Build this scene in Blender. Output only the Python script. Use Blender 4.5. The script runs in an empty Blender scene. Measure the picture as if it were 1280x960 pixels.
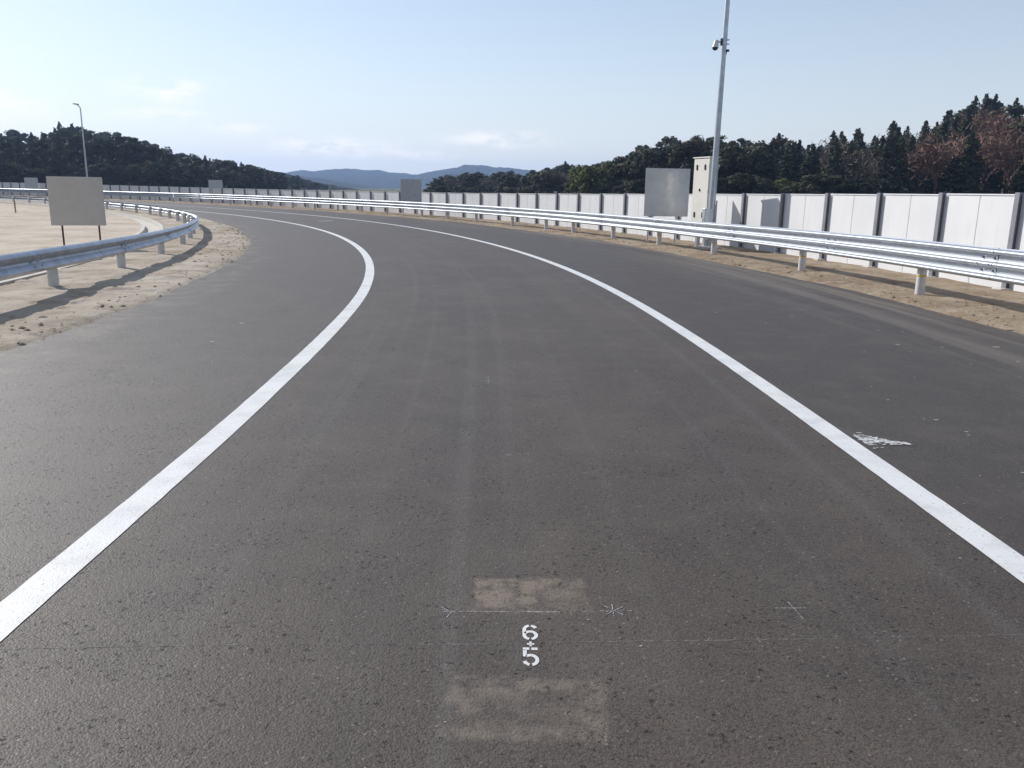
import bpy, bmesh, math, random
import numpy as np
from mathutils import Vector, Matrix

scene = bpy.context.scene
COL = scene.collection
rng = np.random.default_rng(7)
random.seed(7)
R = math.radians

# ------------------------------------------------------------------ camera
FPX, YH, TILT, CAMH = 1035.0, 237.0, 0.016, 1.5          # focal length / horizon row in pixels of a 1280 px frame
PITCH = math.atan2((480 - YH) * math.cos(TILT), FPX)
_c, _s = math.cos(TILT), math.sin(TILT)
R0 = Vector((1, 0, 0)); U0 = Vector((0, math.sin(PITCH), math.cos(PITCH))); F0 = Vector((0, math.cos(PITCH), -math.sin(PITCH)))
cr = R0 * _c + U0 * _s; cu = U0 * _c - R0 * _s
cam_d = bpy.data.cameras.new('camera'); cam = bpy.data.objects.new('camera', cam_d); COL.objects.link(cam)
cam_d.sensor_width = 36; cam_d.lens = 36 * FPX / 1280; cam_d.clip_start = 0.05; cam_d.clip_end = 20000
M = Matrix((cr, cu, -F0)).transposed().to_4x4(); M.translation = Vector((0, 0, CAMH))
cam.matrix_world = M
scene.camera = cam

# ------------------------------------------------------------------ world, sun, exposure
SUN_AZ, SUN_EL = R(-50), R(32)                            # azimuth from +Y towards +X
CLOUDS = [(-21.8, 5.6, 2.0, .60, .55), (-22.2, 4.0, 2.2, .40, .45), (-12.0, 2.5, 3.6, .50, .60), (-.9, 3.2, 3.2, .45, .50),
          (-32.0, 4.2, 3.0, .9, .55), (-18.0, 3.4, 2.5, .35, .35), (-6.0, 2.2, 3.0, .35, .30), (-37, 7, 4, .8, .4),
          (48, 5, 6, .8, .4), (-60, 8, 7, 1.2, .5), (-95, 6, 8, 1, .5), (90, 7, 8, 1, .5), (150, 6, 9, 1, .5), (-140, 6, 9, 1, .5)]
world = bpy.data.worlds.new('World'); scene.world = world; world.use_nodes = True
nt = world.node_tree; nt.nodes.clear()
def wn(t, **k):
    n = nt.nodes.new(t)
    for a, b in k.items(): setattr(n, a, b)
    return n
def wm(op, a, b=None):
    n = wn('ShaderNodeMath', operation=op)
    for i, v in enumerate((a, b)):
        if v is None: continue
        if isinstance(v, (int, float)): n.inputs[i].default_value = v
        else: nt.links.new(v, n.inputs[i])
    return n.outputs[0]
sky = wn('ShaderNodeTexSky', sky_type='NISHITA', sun_disc=False)
sky.sun_elevation = SUN_EL; sky.sun_rotation = SUN_AZ; sky.air_density = 1.0; sky.dust_density = .45; sky.ozone_density = 2.2
tc = wn('ShaderNodeTexCoord'); sp = wn('ShaderNodeSeparateXYZ'); nt.links.new(tc.outputs['Generated'], sp.inputs[0])
az = wm('MULTIPLY', wm('ARCTAN2', sp.outputs[0], sp.outputs[1]), 57.29578)
el = wm('MULTIPLY', wm('ARCSINE', sp.outputs[2]), 57.29578)
mp = wn('ShaderNodeMapping'); mp.inputs['Scale'].default_value = (22, 22, 60); nt.links.new(tc.outputs['Generated'], mp.inputs[0])
nz = wn('ShaderNodeTexNoise'); nz.inputs['Scale'].default_value = 1.0; nz.inputs['Detail'].default_value = 7; nz.inputs['Roughness'].default_value = .62
nt.links.new(mp.outputs[0], nz.inputs['Vector'])
veil = wn('ShaderNodeMix', data_type='RGBA')
nt.links.new(wm('ADD', wm('MULTIPLY', wm('EXPONENT', wm('MULTIPLY', wm('MAXIMUM', el, 0.), -.14)), .70), .20), veil.inputs[0])
nt.links.new(sky.outputs[0], veil.inputs[6]); veil.inputs[7].default_value = (6.7, 6.85, 7.15, 1)
tot = None
for a, e, wa, we, st in CLOUDS:
    da = wm('DIVIDE', wm('SUBTRACT', az, a), wa); de = wm('DIVIDE', wm('SUBTRACT', el, e), we)
    g = wm('MULTIPLY', wm('EXPONENT', wm('MULTIPLY', wm('ADD', wm('MULTIPLY', da, da), wm('MULTIPLY', de, de)), -1.0)), st)
    tot = g if tot is None else wm('ADD', tot, g)
cr_ = wn('ShaderNodeMapRange'); cr_.inputs['From Min'].default_value = .38; cr_.inputs['From Max'].default_value = .60; nt.links.new(nz.outputs[0], cr_.inputs[0])
cf = wm('MINIMUM', wm('MULTIPLY', wm('MULTIPLY', tot, cr_.outputs[0]), 2.8), .92)
mixc = wn('ShaderNodeMix', data_type='RGBA'); nt.links.new(cf, mixc.inputs[0]); nt.links.new(veil.outputs[2], mixc.inputs[6]); mixc.inputs[7].default_value = (8.9, 8.75, 8.6, 1)
bg = wn('ShaderNodeBackground'); bg.inputs['Strength'].default_value = .113
out = wn('ShaderNodeOutputWorld'); nt.links.new(mixc.outputs[2], bg.inputs[0]); nt.links.new(bg.outputs[0], out.inputs[0])

sun_d = bpy.data.lights.new('sun', 'SUN'); sun = bpy.data.objects.new('sun', sun_d); COL.objects.link(sun)
sun_d.energy = 4.2; sun_d.angle = R(.55); sun_d.color = (1.0, .965, .92)
SUN_DIR = Vector((math.sin(SUN_AZ) * math.cos(SUN_EL), math.cos(SUN_AZ) * math.cos(SUN_EL), math.sin(SUN_EL)))
sun.rotation_euler = (-SUN_DIR).to_track_quat('-Z', 'Y').to_euler(); sun.location = (-30, 20, 40)
vs = scene.view_settings; vs.view_transform = 'Standard'; vs.look = 'None'; vs.exposure = 0.2; vs.gamma = 1.0; vs.use_curve_mapping = False
scene.cycles.max_bounces = 8; scene.cycles.volume_bounces = 1; scene.cycles.sample_clamp_indirect = 6.0

# ------------------------------------------------------------------ helpers: pixels to points
def ray(px, py):
    x, y = px - 640, py - 480
    return (cr * x - cu * y + F0 * FPX).normalized()
def G(px, py, z=0.0):
    d = ray(px, py); return Vector((0, 0, CAMH)) + d * ((z - CAMH) / d.z)
def at(px, py, Y):
    d = ray(px, py); return Vector((0, 0, CAMH)) + d * (Y / d.y)

# ------------------------------------------------------------------ the alignment of the road: a curve with smoothly changing bend
KS = np.array([-30, -6, 4, 12, 18, 24, 30, 36, 44, 54, 66, 80, 150.])
KV = np.array([0, .00115, .00289, .01578, .01666, .01355, .01454, .01434, .01239, .00894, .00764, .00517, .0034])
DS = .25
SS = np.arange(-6, 150, DS)
_k = np.interp(SS, KS, KV); _th = .01028 + np.r_[0, np.cumsum((_k[1:] + _k[:-1]) / 2 * DS)]
_dx, _dy = -np.sin(_th), np.cos(_th)
CX = .38754 + np.r_[0, np.cumsum((_dx[1:] + _dx[:-1]) * DS / 2)]; CY = -6 + np.r_[0, np.cumsum((_dy[1:] + _dy[:-1]) * DS / 2)]
def centre(s):
    s = np.asarray(s, float)
    x = np.where(s < -6, CX[0] + (s + 6) * _dx[0], np.interp(s, SS, CX)); y = np.where(s < -6, CY[0] + (s + 6) * _dy[0], np.interp(s, SS, CY))
    return x, y, np.interp(s, SS, _th)
def rp(s, off):                                           # road station + offset to the right -> x, y
    x, y, th = centre(s); return x + np.cos(th) * off, y + np.sin(th) * off
def heading(s): return float(centre(s)[2])

# ------------------------------------------------------------------ numpy noise for relief
def _h(ix, iy, seed):
    n = (ix * 374761393 + iy * 668265263 + seed * 974711) & 0x7fffffff
    n = ((n ^ (n >> 13)) * 1274126177) & 0x7fffffff
    return ((n ^ (n >> 16)) & 0xffff) / 65535.0
def vnoise(x, y, seed=0):
    ix = np.floor(x).astype(np.int64); iy = np.floor(y).astype(np.int64); fx = x - ix; fy = y - iy
    fx = fx * fx * (3 - 2 * fx); fy = fy * fy * (3 - 2 * fy)
    a = _h(ix, iy, seed); b = _h(ix + 1, iy, seed); c = _h(ix, iy + 1, seed); d = _h(ix + 1, iy + 1, seed)
    return (a * (1 - fx) + b * fx) * (1 - fy) + (c * (1 - fx) + d * fx) * fy
def fbm(x, y, seed=0, oct=4, gain=.5):
    t = 0; a = 1; n = 0
    for i in range(oct):
        t = t + a * (vnoise(x * 2 ** i, y * 2 ** i, seed + i) - .5); n += a; a *= gain
    return t / n

# ------------------------------------------------------------------ materials
class Mat:
    def __init__(self, name):
        self.m = bpy.data.materials.new(name); self.m.use_nodes = True
        self.t = self.m.node_tree; self.b = self.t.nodes['Principled BSDF']
    def n(self, t, **k):
        n = self.t.nodes.new(t)
        for a, b in k.items(): setattr(n, a, b)
        return n
    def set(self, sock, v):
        if isinstance(v, (int, float)): sock.default_value = v
        elif isinstance(v, tuple): sock.default_value = v if len(v) == 4 or sock.type == 'VECTOR' else (*v, 1)
        else: self.t.links.new(v, sock)
    def math(self, op, a, b=None, clamp=False):
        n = self.n('ShaderNodeMath', operation=op, use_clamp=clamp); self.set(n.inputs[0], a)
        if b is not None: self.set(n.inputs[1], b)
        return n.outputs[0]
    def coord(self, which='Object'): return self.n('ShaderNodeTexCoord').outputs[which]
    def geo(self): return self.n('ShaderNodeNewGeometry').outputs['Position']
    def noise(self, vec, scale, detail=3, rough=.5, stretch=None):
        if stretch: m = self.n('ShaderNodeMapping'); m.inputs['Scale'].default_value = stretch; self.set(m.inputs[0], vec); vec = m.outputs[0]
        n = self.n('ShaderNodeTexNoise'); self.set(n.inputs['Vector'], vec); n.inputs['Scale'].default_value = scale
        n.inputs['Detail'].default_value = detail; n.inputs['Roughness'].default_value = rough; return n.outputs[0]
    def voro(self, vec, scale, out='Distance', feature='F1'):
        n = self.n('ShaderNodeTexVoronoi', feature=feature); self.set(n.inputs['Vector'], vec); n.inputs['Scale'].default_value = scale; return n.outputs[out]
    def rng(self, v, a, b, c=0., d=1.):
        n = self.n('ShaderNodeMapRange'); n.interpolation_type = 'SMOOTHSTEP'; self.set(n.inputs[0], v)
        for i, q in enumerate((a, b, c, d)): n.inputs[i + 1].default_value = q
        return n.outputs[0]
    def mix(self, f, a, b, mode='MIX'):
        n = self.n('ShaderNodeMix', data_type='RGBA', blend_type=mode); self.set(n.inputs[0], f); self.set(n.inputs[6], a); self.set(n.inputs[7], b); return n.outputs[2]
    def bump(self, hgt, dist, strength=1.0, prev=None):
        n = self.n('ShaderNodeBump'); n.inputs['Strength'].default_value = strength; n.inputs['Distance'].default_value = dist; self.set(n.inputs['Height'], hgt)
        if prev is not None: self.set(n.inputs['Normal'], prev)
        return n.outputs[0]
    def out(self, col=None, rough=None, metal=None, normal=None, spec=None):
        b = self.b.inputs
        if col is not None: self.set(b['Base Color'], col)
        if rough is not None: self.set(b['Roughness'], rough)
        if metal is not None: self.set(b['Metallic'], metal)
        if spec is not None: self.set(b['Specular IOR Level'], spec)
        if normal is not None: self.set(b['Normal'], normal)
        return self.m

def m_asphalt():
    a = Mat('asphalt'); P = a.geo(); UV = a.coord('UV')
    s = a.n('ShaderNodeSeparateXYZ'); a.set(s.inputs[0], P); X, Y = s.outputs[0], s.outputs[1]
    u = a.n('ShaderNodeSeparateXYZ'); a.set(u.inputs[0], UV); OFF = u.outputs[0]
    col = a.mix(a.rng(a.noise(P, .55, 4, .55), .35, .68), (.066, .052, .043), (.086, .069, .056))
    lane = a.rng(a.noise(UV, 1.0, 4, .6, (1.6, .06, 1)), .40, .66)
    col = a.mix(a.math('MULTIPLY', lane, .5), col, (.058, .049, .043))
    sh = a.rng(OFF, 1.7, 2.1)                                       # the shoulder mix: finer and bluer
    col = a.mix(a.math('MULTIPLY', sh, .8), col, (.055, .047, .042))
    shl = a.rng(OFF, -1.8, -2.1)
    col = a.mix(a.math('MULTIPLY', shl, .7), col, (.088, .077, .068))
    blot = a.rng(a.noise(P, 2.4, 5, .62), .44, .72)
    col = a.mix(a.math('MULTIPLY', blot, .35), col, (.115, .096, .078))
    st = a.rng(a.noise(UV, 1.0, 5, .6, (2.6, .10, 1)), .42, .66)    # dust swept against the edges and drawn out along the road
    dr = a.math('MULTIPLY', a.math('MULTIPLY', a.rng(OFF, 3.4, 5.6), st), .7)
    col = a.mix(dr, col, (.20, .172, .14))
    dl = a.math('MULTIPLY', a.math('MULTIPLY', a.rng(OFF, -3.7, -4.7), a.rng(a.noise(P, 2.4, 5, .65), .4, .65)), .55)
    col = a.mix(dl, col, (.21, .18, .145))
    tyre = a.math('MULTIPLY', a.rng(a.noise(UV, 1.0, 3, .5, (5.5, .035, 1)), .52, .70), .45)
    col = a.mix(a.math('MULTIPLY', tyre, a.rng(a.math('ABSOLUTE', OFF), 1.9, 1.5)), col, (.100, .090, .080))
    oil = a.math('MULTIPLY', a.rng(a.noise(P, 1.3, 5, .7), .60, .72), .45)
    col = a.mix(oil, col, (.034, .031, .029))
    # aggregate, pores, light chips
    fine = a.noise(P, 240, 2, .6); med = a.noise(P, 52, 4, .70)
    coarse = a.math('SUBTRACT', 1.0, a.math('MULTIPLY', sh, .5))
    vs_ = a.n('ShaderNodeSeparateColor'); a.set(vs_.inputs[0], a.voro(P, 165, 'Color'))
    stone = a.rng(vs_.outputs[0], 0., 1., .72, 1.28)
    g3 = a.n('ShaderNodeCombineColor'); a.set(g3.inputs[0], stone); a.set(g3.inputs[1], stone); a.set(g3.inputs[2], stone)
    col = a.mix(a.math('MULTIPLY', coarse, .85), col, a.mix(1.0, col, g3.outputs[0], 'MULTIPLY'))
    col = a.mix(a.math('MULTIPLY', a.rng(vs_.outputs[1], .80, .95), .5), col, (.13, .105, .08))
    gate = a.rng(a.noise(P, 2.6, 5, .66), .40, .58)
    wob = a.math('MULTIPLY', a.math('SUBTRACT', a.noise(P, 95, 3, .7), .5), .9)
    vp = a.n('ShaderNodeTexVoronoi'); a.set(vp.inputs['Vector'], P); vp.inputs['Scale'].default_value = 24.0
    vpc = a.n('ShaderNodeSeparateColor'); a.set(vpc.inputs[0], vp.outputs['Color'])
    hole = a.math('MULTIPLY', a.rng(a.math('ADD', vp.outputs['Distance'], wob), .20, .10), a.rng(vpc.outputs[0], .42, .50))
    pits = a.math('MULTIPLY', a.math('MAXIMUM', hole, a.math('MULTIPLY', a.rng(med, .40, .33), .8)), gate)
    pits = a.math('MULTIPLY', pits, coarse)
    col = a.mix(a.math('MULTIPLY', pits, .92), col, (.012, .010, .009))
    vc = a.n('ShaderNodeSeparateColor'); a.set(vc.inputs[0], a.voro(P, 75, 'Color'))
    chip = a.math('MULTIPLY', a.rng(vc.outputs[0], .965, .985), a.rng(a.voro(P, 75), .45, .3))
    col = a.mix(a.math('MULTIPLY', chip, .6), col, (.24, .21, .175))
    # two rubbed dusty rectangles beside the stencil
    def box(x0, x1, y0, y1, e):
        w = a.math('ADD', X, a.math('MULTIPLY', a.math('SUBTRACT', a.noise(P, 12, 4, .7), .5), .09)); h = a.math('ADD', Y, a.math('MULTIPLY', a.math('SUBTRACT', a.noise(P, 14, 4, .7), .5), .07))
        f = a.math('MULTIPLY', a.rng(w, x0 - e, x0 + e), a.rng(w, x1 + e, x1 - e)); f = a.math('MULTIPLY', f, a.rng(h, y0 - e, y0 + e)); return a.math('MULTIPLY', f, a.rng(h, y1 + e, y1 - e))
    rub = a.noise(P, 11, 4, .65)
    p1 = a.math('MULTIPLY', box(-.135, .30, 2.745, 3.02, .012), a.rng(rub, .38, .58, .15, 1.))
    p1 = a.math('MULTIPLY', p1, a.rng(a.math('ADD', X, a.math('MULTIPLY', Y, -.9)), -2.2, -2.55, .25, 1.))
    p2 = a.math('SUBTRACT', box(-.175, .295, 2.03, 2.34, .02), a.math('MULTIPLY', box(-.08, .20, 2.08, 2.24, .05), .62))
    p2 = a.math('MULTIPLY', a.math('MAXIMUM', p2, 0.), a.rng(rub, .38, .6, .1, .9))
    col = a.mix(a.math('MULTIPLY', p1, .72), col, (.23, .185, .14)); col = a.mix(a.math('MULTIPLY', p2, .7), col, (.20, .165, .130))
    hgt = a.math('ADD', a.math('MULTIPLY', a.voro(P, 130), -.55), a.math('ADD', a.math('MULTIPLY', med, .8), a.math('MULTIPLY', fine, .25)))
    n1 = a.bump(a.math('MULTIPLY', hgt, coarse), .005, .5)
    n2 = a.bump(a.math('MULTIPLY', pits, -1.0), .010, .9, n1)
    return a.out(col, a.rng(fine, .3, .7, .55, .70), 0., n2, .33)

def m_paint():
    a = Mat('road_paint'); P = a.geo()
    col = a.mix(a.rng(a.noise(P, 4, 4, .6), .4, .72), (.72, .71, .685), (.60, .59, .57))
    col = a.mix(a.math('MULTIPLY', a.rng(a.noise(P, 70, 3, .7), .40, .30), .7), col, (.16, .15, .14))
    return a.out(col, .55, 0., a.bump(a.noise(P, 110, 3, .6), .004, .6), .4)
def m_chalk():
    a = Mat('chalk'); P = a.geo()
    return a.out(a.mix(a.rng(a.noise(P, 60, 3, .7), .40, .58), (.09, .085, .08), (.48, .48, .48)), .9)
def m_faint():
    a = Mat('faint_chalk'); P = a.geo()
    return a.out(a.mix(a.rng(a.noise(P, 30, 3, .7), .40, .62), (.10, .092, .086), (.30, .29, .28)), .9)
def m_sand(name='sand', c1=(.47, .39, .295), c2=(.59, .51, .41)):
    a = Mat(name); P = a.geo()
    col = a.mix(a.rng(a.noise(P, .5, 5, .6), .36, .64), c1, c2)
    col = a.mix(a.math('MULTIPLY', a.rng(a.noise(P, 2.2, 5, .65), .52, .68), .6), col, (.30, .225, .155))
    col = a.mix(a.math('MULTIPLY', a.rng(a.noise(P, 1.1, 4, .6), .56, .7), .55), col, (.56, .52, .46))
    col = a.mix(a.math('MULTIPLY', a.rng(a.noise(P, 26, 3, .7), .54, .70), .5), col, (.22, .17, .125))
    n1 = a.bump(a.noise(P, 5.5, 5, .65), .05, .7); n2 = a.bump(a.noise(P, 45, 4, .7), .015, .8, n1)
    return a.out(col, .95, 0., n2, .15)
def m_soil():
    a = Mat('verge_soil'); P = a.geo()
    col = a.mix(a.rng(a.noise(P, .8, 5, .6), .36, .64), (.25, .185, .125), (.36, .285, .20))
    col = a.mix(a.math('MULTIPLY', a.rng(a.noise(P, 3.5, 5, .65), .5, .68), .6), col, (.44, .37, .29))
    col = a.mix(a.math('MULTIPLY', a.rng(a.noise(P, 30, 3, .7), .54, .70), .5), col, (.13, .10, .075))
    n1 = a.bump(a.noise(P, 6, 5, .65), .08, .8); n2 = a.bump(a.noise(P, 50, 4, .7), .012, .8, n1)
    return a.out(col, .95, 0., n2, .15)
def m_field():
    a = Mat('field'); P = a.geo()
    return a.out(a.mix(a.rng(a.noise(P, .02, 5), .4, .6), (.14, .12, .07), (.09, .10, .045)), .95, spec=.1)
def m_galv(name, col, rough, metal, sc=6.):
    a = Mat(name); P = a.geo(); n = a.noise(P, sc, 5, .65); v = a.voro(P, 45, 'Color')
    g = a.n('ShaderNodeSeparateColor'); a.set(g.inputs[0], v)
    c = a.mix(a.rng(n, .35, .7), col, tuple(q * .8 for q in col)); c = a.mix(a.math('MULTIPLY', g.outputs[0], .14), c, tuple(q * .6 for q in col))
    dirt = a.rng(a.noise(P, 3, 6, .7), .62, .85)
    c = a.mix(a.math('MULTIPLY', dirt, .25), c, (.34, .30, .25))
    return a.out(c, a.rng(n, .3, .7, rough - .06, rough + .08), metal)
def m_plain(name, col, rough=.6, metal=0., var=.12, sc=3., bump=0., bs=40, streak=False):
    a = Mat(name); P = a.geo()
    c = a.mix(a.rng(a.noise(P, sc, 5, .62), .35, .7), col, tuple(q * (1 - var) for q in col))
    if streak: c = a.mix(a.math('MULTIPLY', a.rng(a.noise(P, 1.0, 5, .65, (7, 7, .7)), .52, .72), .22), c, tuple(q * .62 for q in col))
    return a.out(c, rough, metal, a.bump(a.noise(P, bs, 3, .6), bump) if bump else None)
def m_board(name, col, rough, metal):
    a = Mat(name); P = a.coord('Object')
    c = a.mix(a.rng(a.noise(P, 1.0, 6, .7, (2.2, 2.2, 4.)), .35, .68), col, tuple(q * .9 for q in col))
    c = a.mix(a.math('MULTIPLY', a.rng(a.noise(P, 2.2, 6, .7), .55, .75), .25), c, tuple(q * .68 for q in col))
    return a.out(c, a.rng(a.noise(P, 4, 4), .3, .7, rough - .07, rough + .1), metal)
def m_leaf(name, c1, c2, sc=.35, tr=.12):
    a = Mat(name); P = a.geo(); oi = a.n('ShaderNodeObjectInfo').outputs['Random']
    c = a.mix(a.rng(a.noise(P, sc, 4, .6), .36, .66), c1, c2)
    c = a.mix(a.math('MULTIPLY', oi, .55), c, tuple(q * .55 for q in c1))
    m = a.out(c, .75, spec=.2)
    t = a.n('ShaderNodeBsdfTranslucent'); a.set(t.inputs[0], c); x = a.n('ShaderNodeMixShader'); x.inputs[0].default_value = tr
    a.t.links.new(a.b.outputs[0], x.inputs[1]); a.t.links.new(t.outputs[0], x.inputs[2])
    a.t.links.new(x.outputs[0], a.t.nodes['Material Output'].inputs[0]); return m
def m_wood(name, c1, c2, sc):
    a = Mat(name); P = a.geo()
    c = a.mix(a.rng(a.noise(P, sc, 5, .65), .38, .62), c1, c2); c = a.mix(a.math('MULTIPLY', a.rng(a.noise(P, sc * 6, 3, .6), .45, .65), .5), c, tuple(q * .4 for q in c1))
    return a.out(c, .9, 0., a.bump(a.noise(P, sc * 8, 3, .7), .6 / sc), .1)

MT = dict(asphalt=m_asphalt(), paint=m_paint(), chalk=m_chalk(), faint=m_faint(), sand=m_sand(), vsand=m_sand('verge_sand', (.36, .298, .225), (.50, .435, .35)), soil=m_soil(), field=m_field(),
          galv=m_galv('galvanised_beam', (.47, .50, .55), .42, .75), gpost=m_plain('rail_post_paint', (.62, .61, .59), .5, .15, .15, 9, streak=True),
          zinc=m_galv('zinc', (.60, .63, .67), .36, .85), steel=m_plain('fence_post_steel', (.24, .24, .27), .5, .2, .15, 5),
          panel=m_plain('fence_panel_concrete', (.72, .72, .72), .85, 0., .06, 1.2, .0015, 60, streak=True), cap=m_plain('fence_cap', (.70, .71, .72), .6, .0, .1, 4),
          concrete=m_plain('concrete', (.58, .54, .47), .9, 0., .18, 3, .004, 40), yellow=m_plain('yellow_band', (.62, .42, .03), .5),
          cabinet=m_plain('cabinet_paint', (.72, .69, .62), .45, 0., .06, 2, streak=True), dark=m_plain('dark_fitting', (.03, .03, .035), .4), gloss=m_plain('smoked_dome', (.02, .02, .025), .08),
          white=m_plain('white_housing', (.72, .72, .72), .35), brown=m_plain('rusty_leg', (.10, .065, .045), .8, .1, .4, 12),
          plate=m_board('board_plate', (.57, .53, .475), .6, .05), alu=m_board('board_aluminium', (.52, .53, .55), .34, .9), timber=m_plain('timber_stake', (.38, .28, .17), .85),
          bark=m_plain('bark', (.06, .045, .035), .95, 0., .4, 2), twig=m_plain('twig', (.15, .118, .095), .9, 0., .3, .5), redtwig=m_plain('red_twig', (.20, .112, .080), .9, 0., .3, .4),
          cedar=m_leaf('cedar_leaf', (.040, .052, .030), (.085, .085, .044)), pine=m_leaf('pine_leaf', (.042, .054, .034), (.088, .092, .052)),
          broad=m_leaf('broadleaf', (.050, .057, .030), (.125, .105, .058)), bamboo=m_leaf('bamboo_leaf', (.125, .14, .040), (.19, .19, .065), .5, .25),
          litter=m_wood('forest_floor', (.035, .035, .022), (.06, .05, .032), .08), farwood=m_wood('far_wood', (.020, .030, .022), (.040, .042, .030), .012))

# ------------------------------------------------------------------ object helpers
def link(name, me, mat=None, parent=None, loc=None):
    o = bpy.data.objects.new(name, me); COL.objects.link(o)
    if mat is not None and me is not None and not me.materials: me.materials.append(mat)
    if parent is not None: o.parent = parent
    if loc is not None: o.location = loc
    return o
def empty(name, loc=(0, 0, 0), rz=0.):
    o = bpy.data.objects.new(name, None); COL.objects.link(o); o.empty_display_size = .3; o.location = loc; o.rotation_euler = (0, 0, rz); return o
def tag(o, label, cat, group=None):
    o['label'] = label; o['category'] = cat
    if group: o['group'] = group
    return o
def kind(o, k): o['kind'] = k; return o
def pyd(name, v, f, smooth=False, uv=None):
    me = bpy.data.meshes.new(name); me.from_pydata(v if isinstance(v, list) else v.tolist(), [], f if isinstance(f, list) else f.tolist())
    if smooth: me.polygons.foreach_set('use_smooth', [True] * len(me.polygons))
    if uv is not None:
        l = me.uv_layers.new(name='UVMap'); idx = np.empty(len(me.loops), np.int32); me.loops.foreach_get('vertex_index', idx); l.data.foreach_set('uv', np.asarray(uv)[idx].astype(np.float32).ravel())
    me.update(); return me
def grid_faces(n, m):
    i = np.arange(n - 1)[:, None] * m + np.arange(m - 1)[None, :]
    return np.stack([i, i + m, i + m + 1, i + 1], -1).reshape(-1, 4)
class MB:
    def __init__(s): s.bm = bmesh.new()
    def box(s, c, d, rot=None, bevel=0.):
        r = bmesh.ops.create_cube(s.bm, size=1.0); vs_ = r['verts']
        m = Matrix.Translation(c) @ (rot.to_4x4() if rot is not None else Matrix()) @ Matrix.Diagonal((*d, 1))
        bmesh.ops.transform(s.bm, matrix=m, verts=vs_)
        if bevel:
            es = list({e for v in vs_ for e in v.link_edges}); bmesh.ops.bevel(s.bm, geom=es, offset=bevel, segments=2, affect='EDGES', profile=.5)
        return s
    def cyl(s, a, b, r0, r1=None, n=12, caps=True):
        a, b = Vector(a), Vector(b); r1 = r0 if r1 is None else r1; d = (b - a)
        q = d.to_track_quat('Z', 'Y').to_matrix().to_4x4()
        bmesh.ops.create_cone(s.bm, cap_ends=caps, segments=n, radius1=r0, radius2=r1, depth=d.length, matrix=Matrix.Translation((a + b) / 2) @ q); return s
    def ball(s, c, r, sc=(1, 1, 1), n=12):
        bmesh.ops.create_uvsphere(s.bm, u_segments=n, v_segments=max(6, n // 2), radius=r, matrix=Matrix.Translation(c) @ Matrix.Diagonal((*sc, 1))); return s
    def mesh(s, name, smooth=False):
        me = bpy.data.meshes.new(name); bmesh.ops.recalc_face_normals(s.bm, faces=s.bm.faces); s.bm.to_mesh(me); s.bm.free()
        if smooth:
            me.polygons.foreach_set('use_smooth', [True] * len(me.polygons)); me.set_sharp_from_angle(angle=R(35))
        return me
    def build(s, name, mat, parent=None, smooth=False): return link(name, s.mesh(name, smooth), mat, parent)
def sweep(profile, s0, s1, step, closed=True, caps=True):
    """profile: list of (offset, z); follows the road between two stations"""
    n = max(2, int(math.ceil((s1 - s0) / step)) + 1); S = np.linspace(s0, s1, n); m = len(profile)
    V = np.zeros((n, m, 3))
    for j, (o, z) in enumerate(profile):
        x, y = rp(S, o); V[:, j, 0] = x; V[:, j, 1] = y; V[:, j, 2] = z
    F = []
    for i in range(n - 1):
        for j in range(m if closed else m - 1):
            k = (j + 1) % m; F.append([i * m + j, (i + 1) * m + j, (i + 1) * m + k, i * m + k])
    if closed and caps: F.append(list(range(m))); F.append([(n - 1) * m + j for j in reversed(range(m))])
    return V.reshape(-1, 3).tolist(), F

# ================================================================== ground, road, verges
a_ = np.linspace(0, 2 * np.pi, 97)[:-1]; V = [(0, 0, -.42)]
for r_ in (60, 160, 500, 1500, 3700): V += [(r_ * math.cos(t), r_ * math.sin(t), -.42) for t in a_]
F = [[0, 1 + i, 1 + (i + 1) % 96] for i in range(96)]
for k in range(4):
    b0 = 1 + k * 96
    F += [[b0 + i, b0 + 96 + i, b0 + 96 + (i + 1) % 96, b0 + (i + 1) % 96] for i in range(96)]
kind(link('ground', pyd('ground', V, F), MT['field']), 'structure')

S = np.arange(-14, 140.1, .5); O = np.linspace(-4.85, 6.3, 24)
sg, og = np.meshgrid(S, O, indexing='ij'); x, y = rp(sg, og)
road = kind(link('road', pyd('road', np.stack([x, y, 0 * x], -1).reshape(-1, 3), grid_faces(len(S), len(O)), uv=np.stack([og, sg], -1).reshape(-1, 2)), MT['asphalt']), 'structure')

def verge(name, S, O, zf, mat):
    sg, og = np.meshgrid(S, O, indexing='ij'); x, y = rp(sg, og); z = zf(sg, og, x, y)
    return kind(link(name, pyd(name, np.stack([x, y, z], -1).reshape(-1, 3), grid_faces(len(S), len(O)), smooth=True), mat), 'structure')
def z_left(s, o, x, y):
    d = -o; e = 4.62 + .16 * fbm(s * .55, d * 0 + 3, 5, 3) + .10 * fbm(s * 3, d * 0, 9, 3)
    base = np.interp(d - e, [-.4, -.05, .0, .05, .25, .9, 1.6, 2.6], [-.05, -.012, .0, .022, .035, .05, .06, .045])
    crust = np.clip(fbm(x * 1.6, y * 1.6, 21, 4, .5) - .03, 0, .2) * .17 * np.clip((d - e) * 3, 0, 1) * np.interp(d, [4.6, 5.4, 7], [1, .55, .4])
    step = np.where(fbm(x * 1.7 + 9, y * 1.7, 33, 3) > .06, .020, 0) * np.clip((d - e) * 6, 0, 1)
    return base + crust + step + .012 * fbm(x * 7, y * 7, 40, 3) * np.clip((d - e + .1) * 4, 0, 1)
verge('verge', np.r_[np.arange(-6, 34, .055), np.arange(34, 110, .3)], np.r_[np.arange(-7.06, -5.3, .07), np.arange(-5.3, -4.25, .045)], z_left, MT['vsand'])
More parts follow.
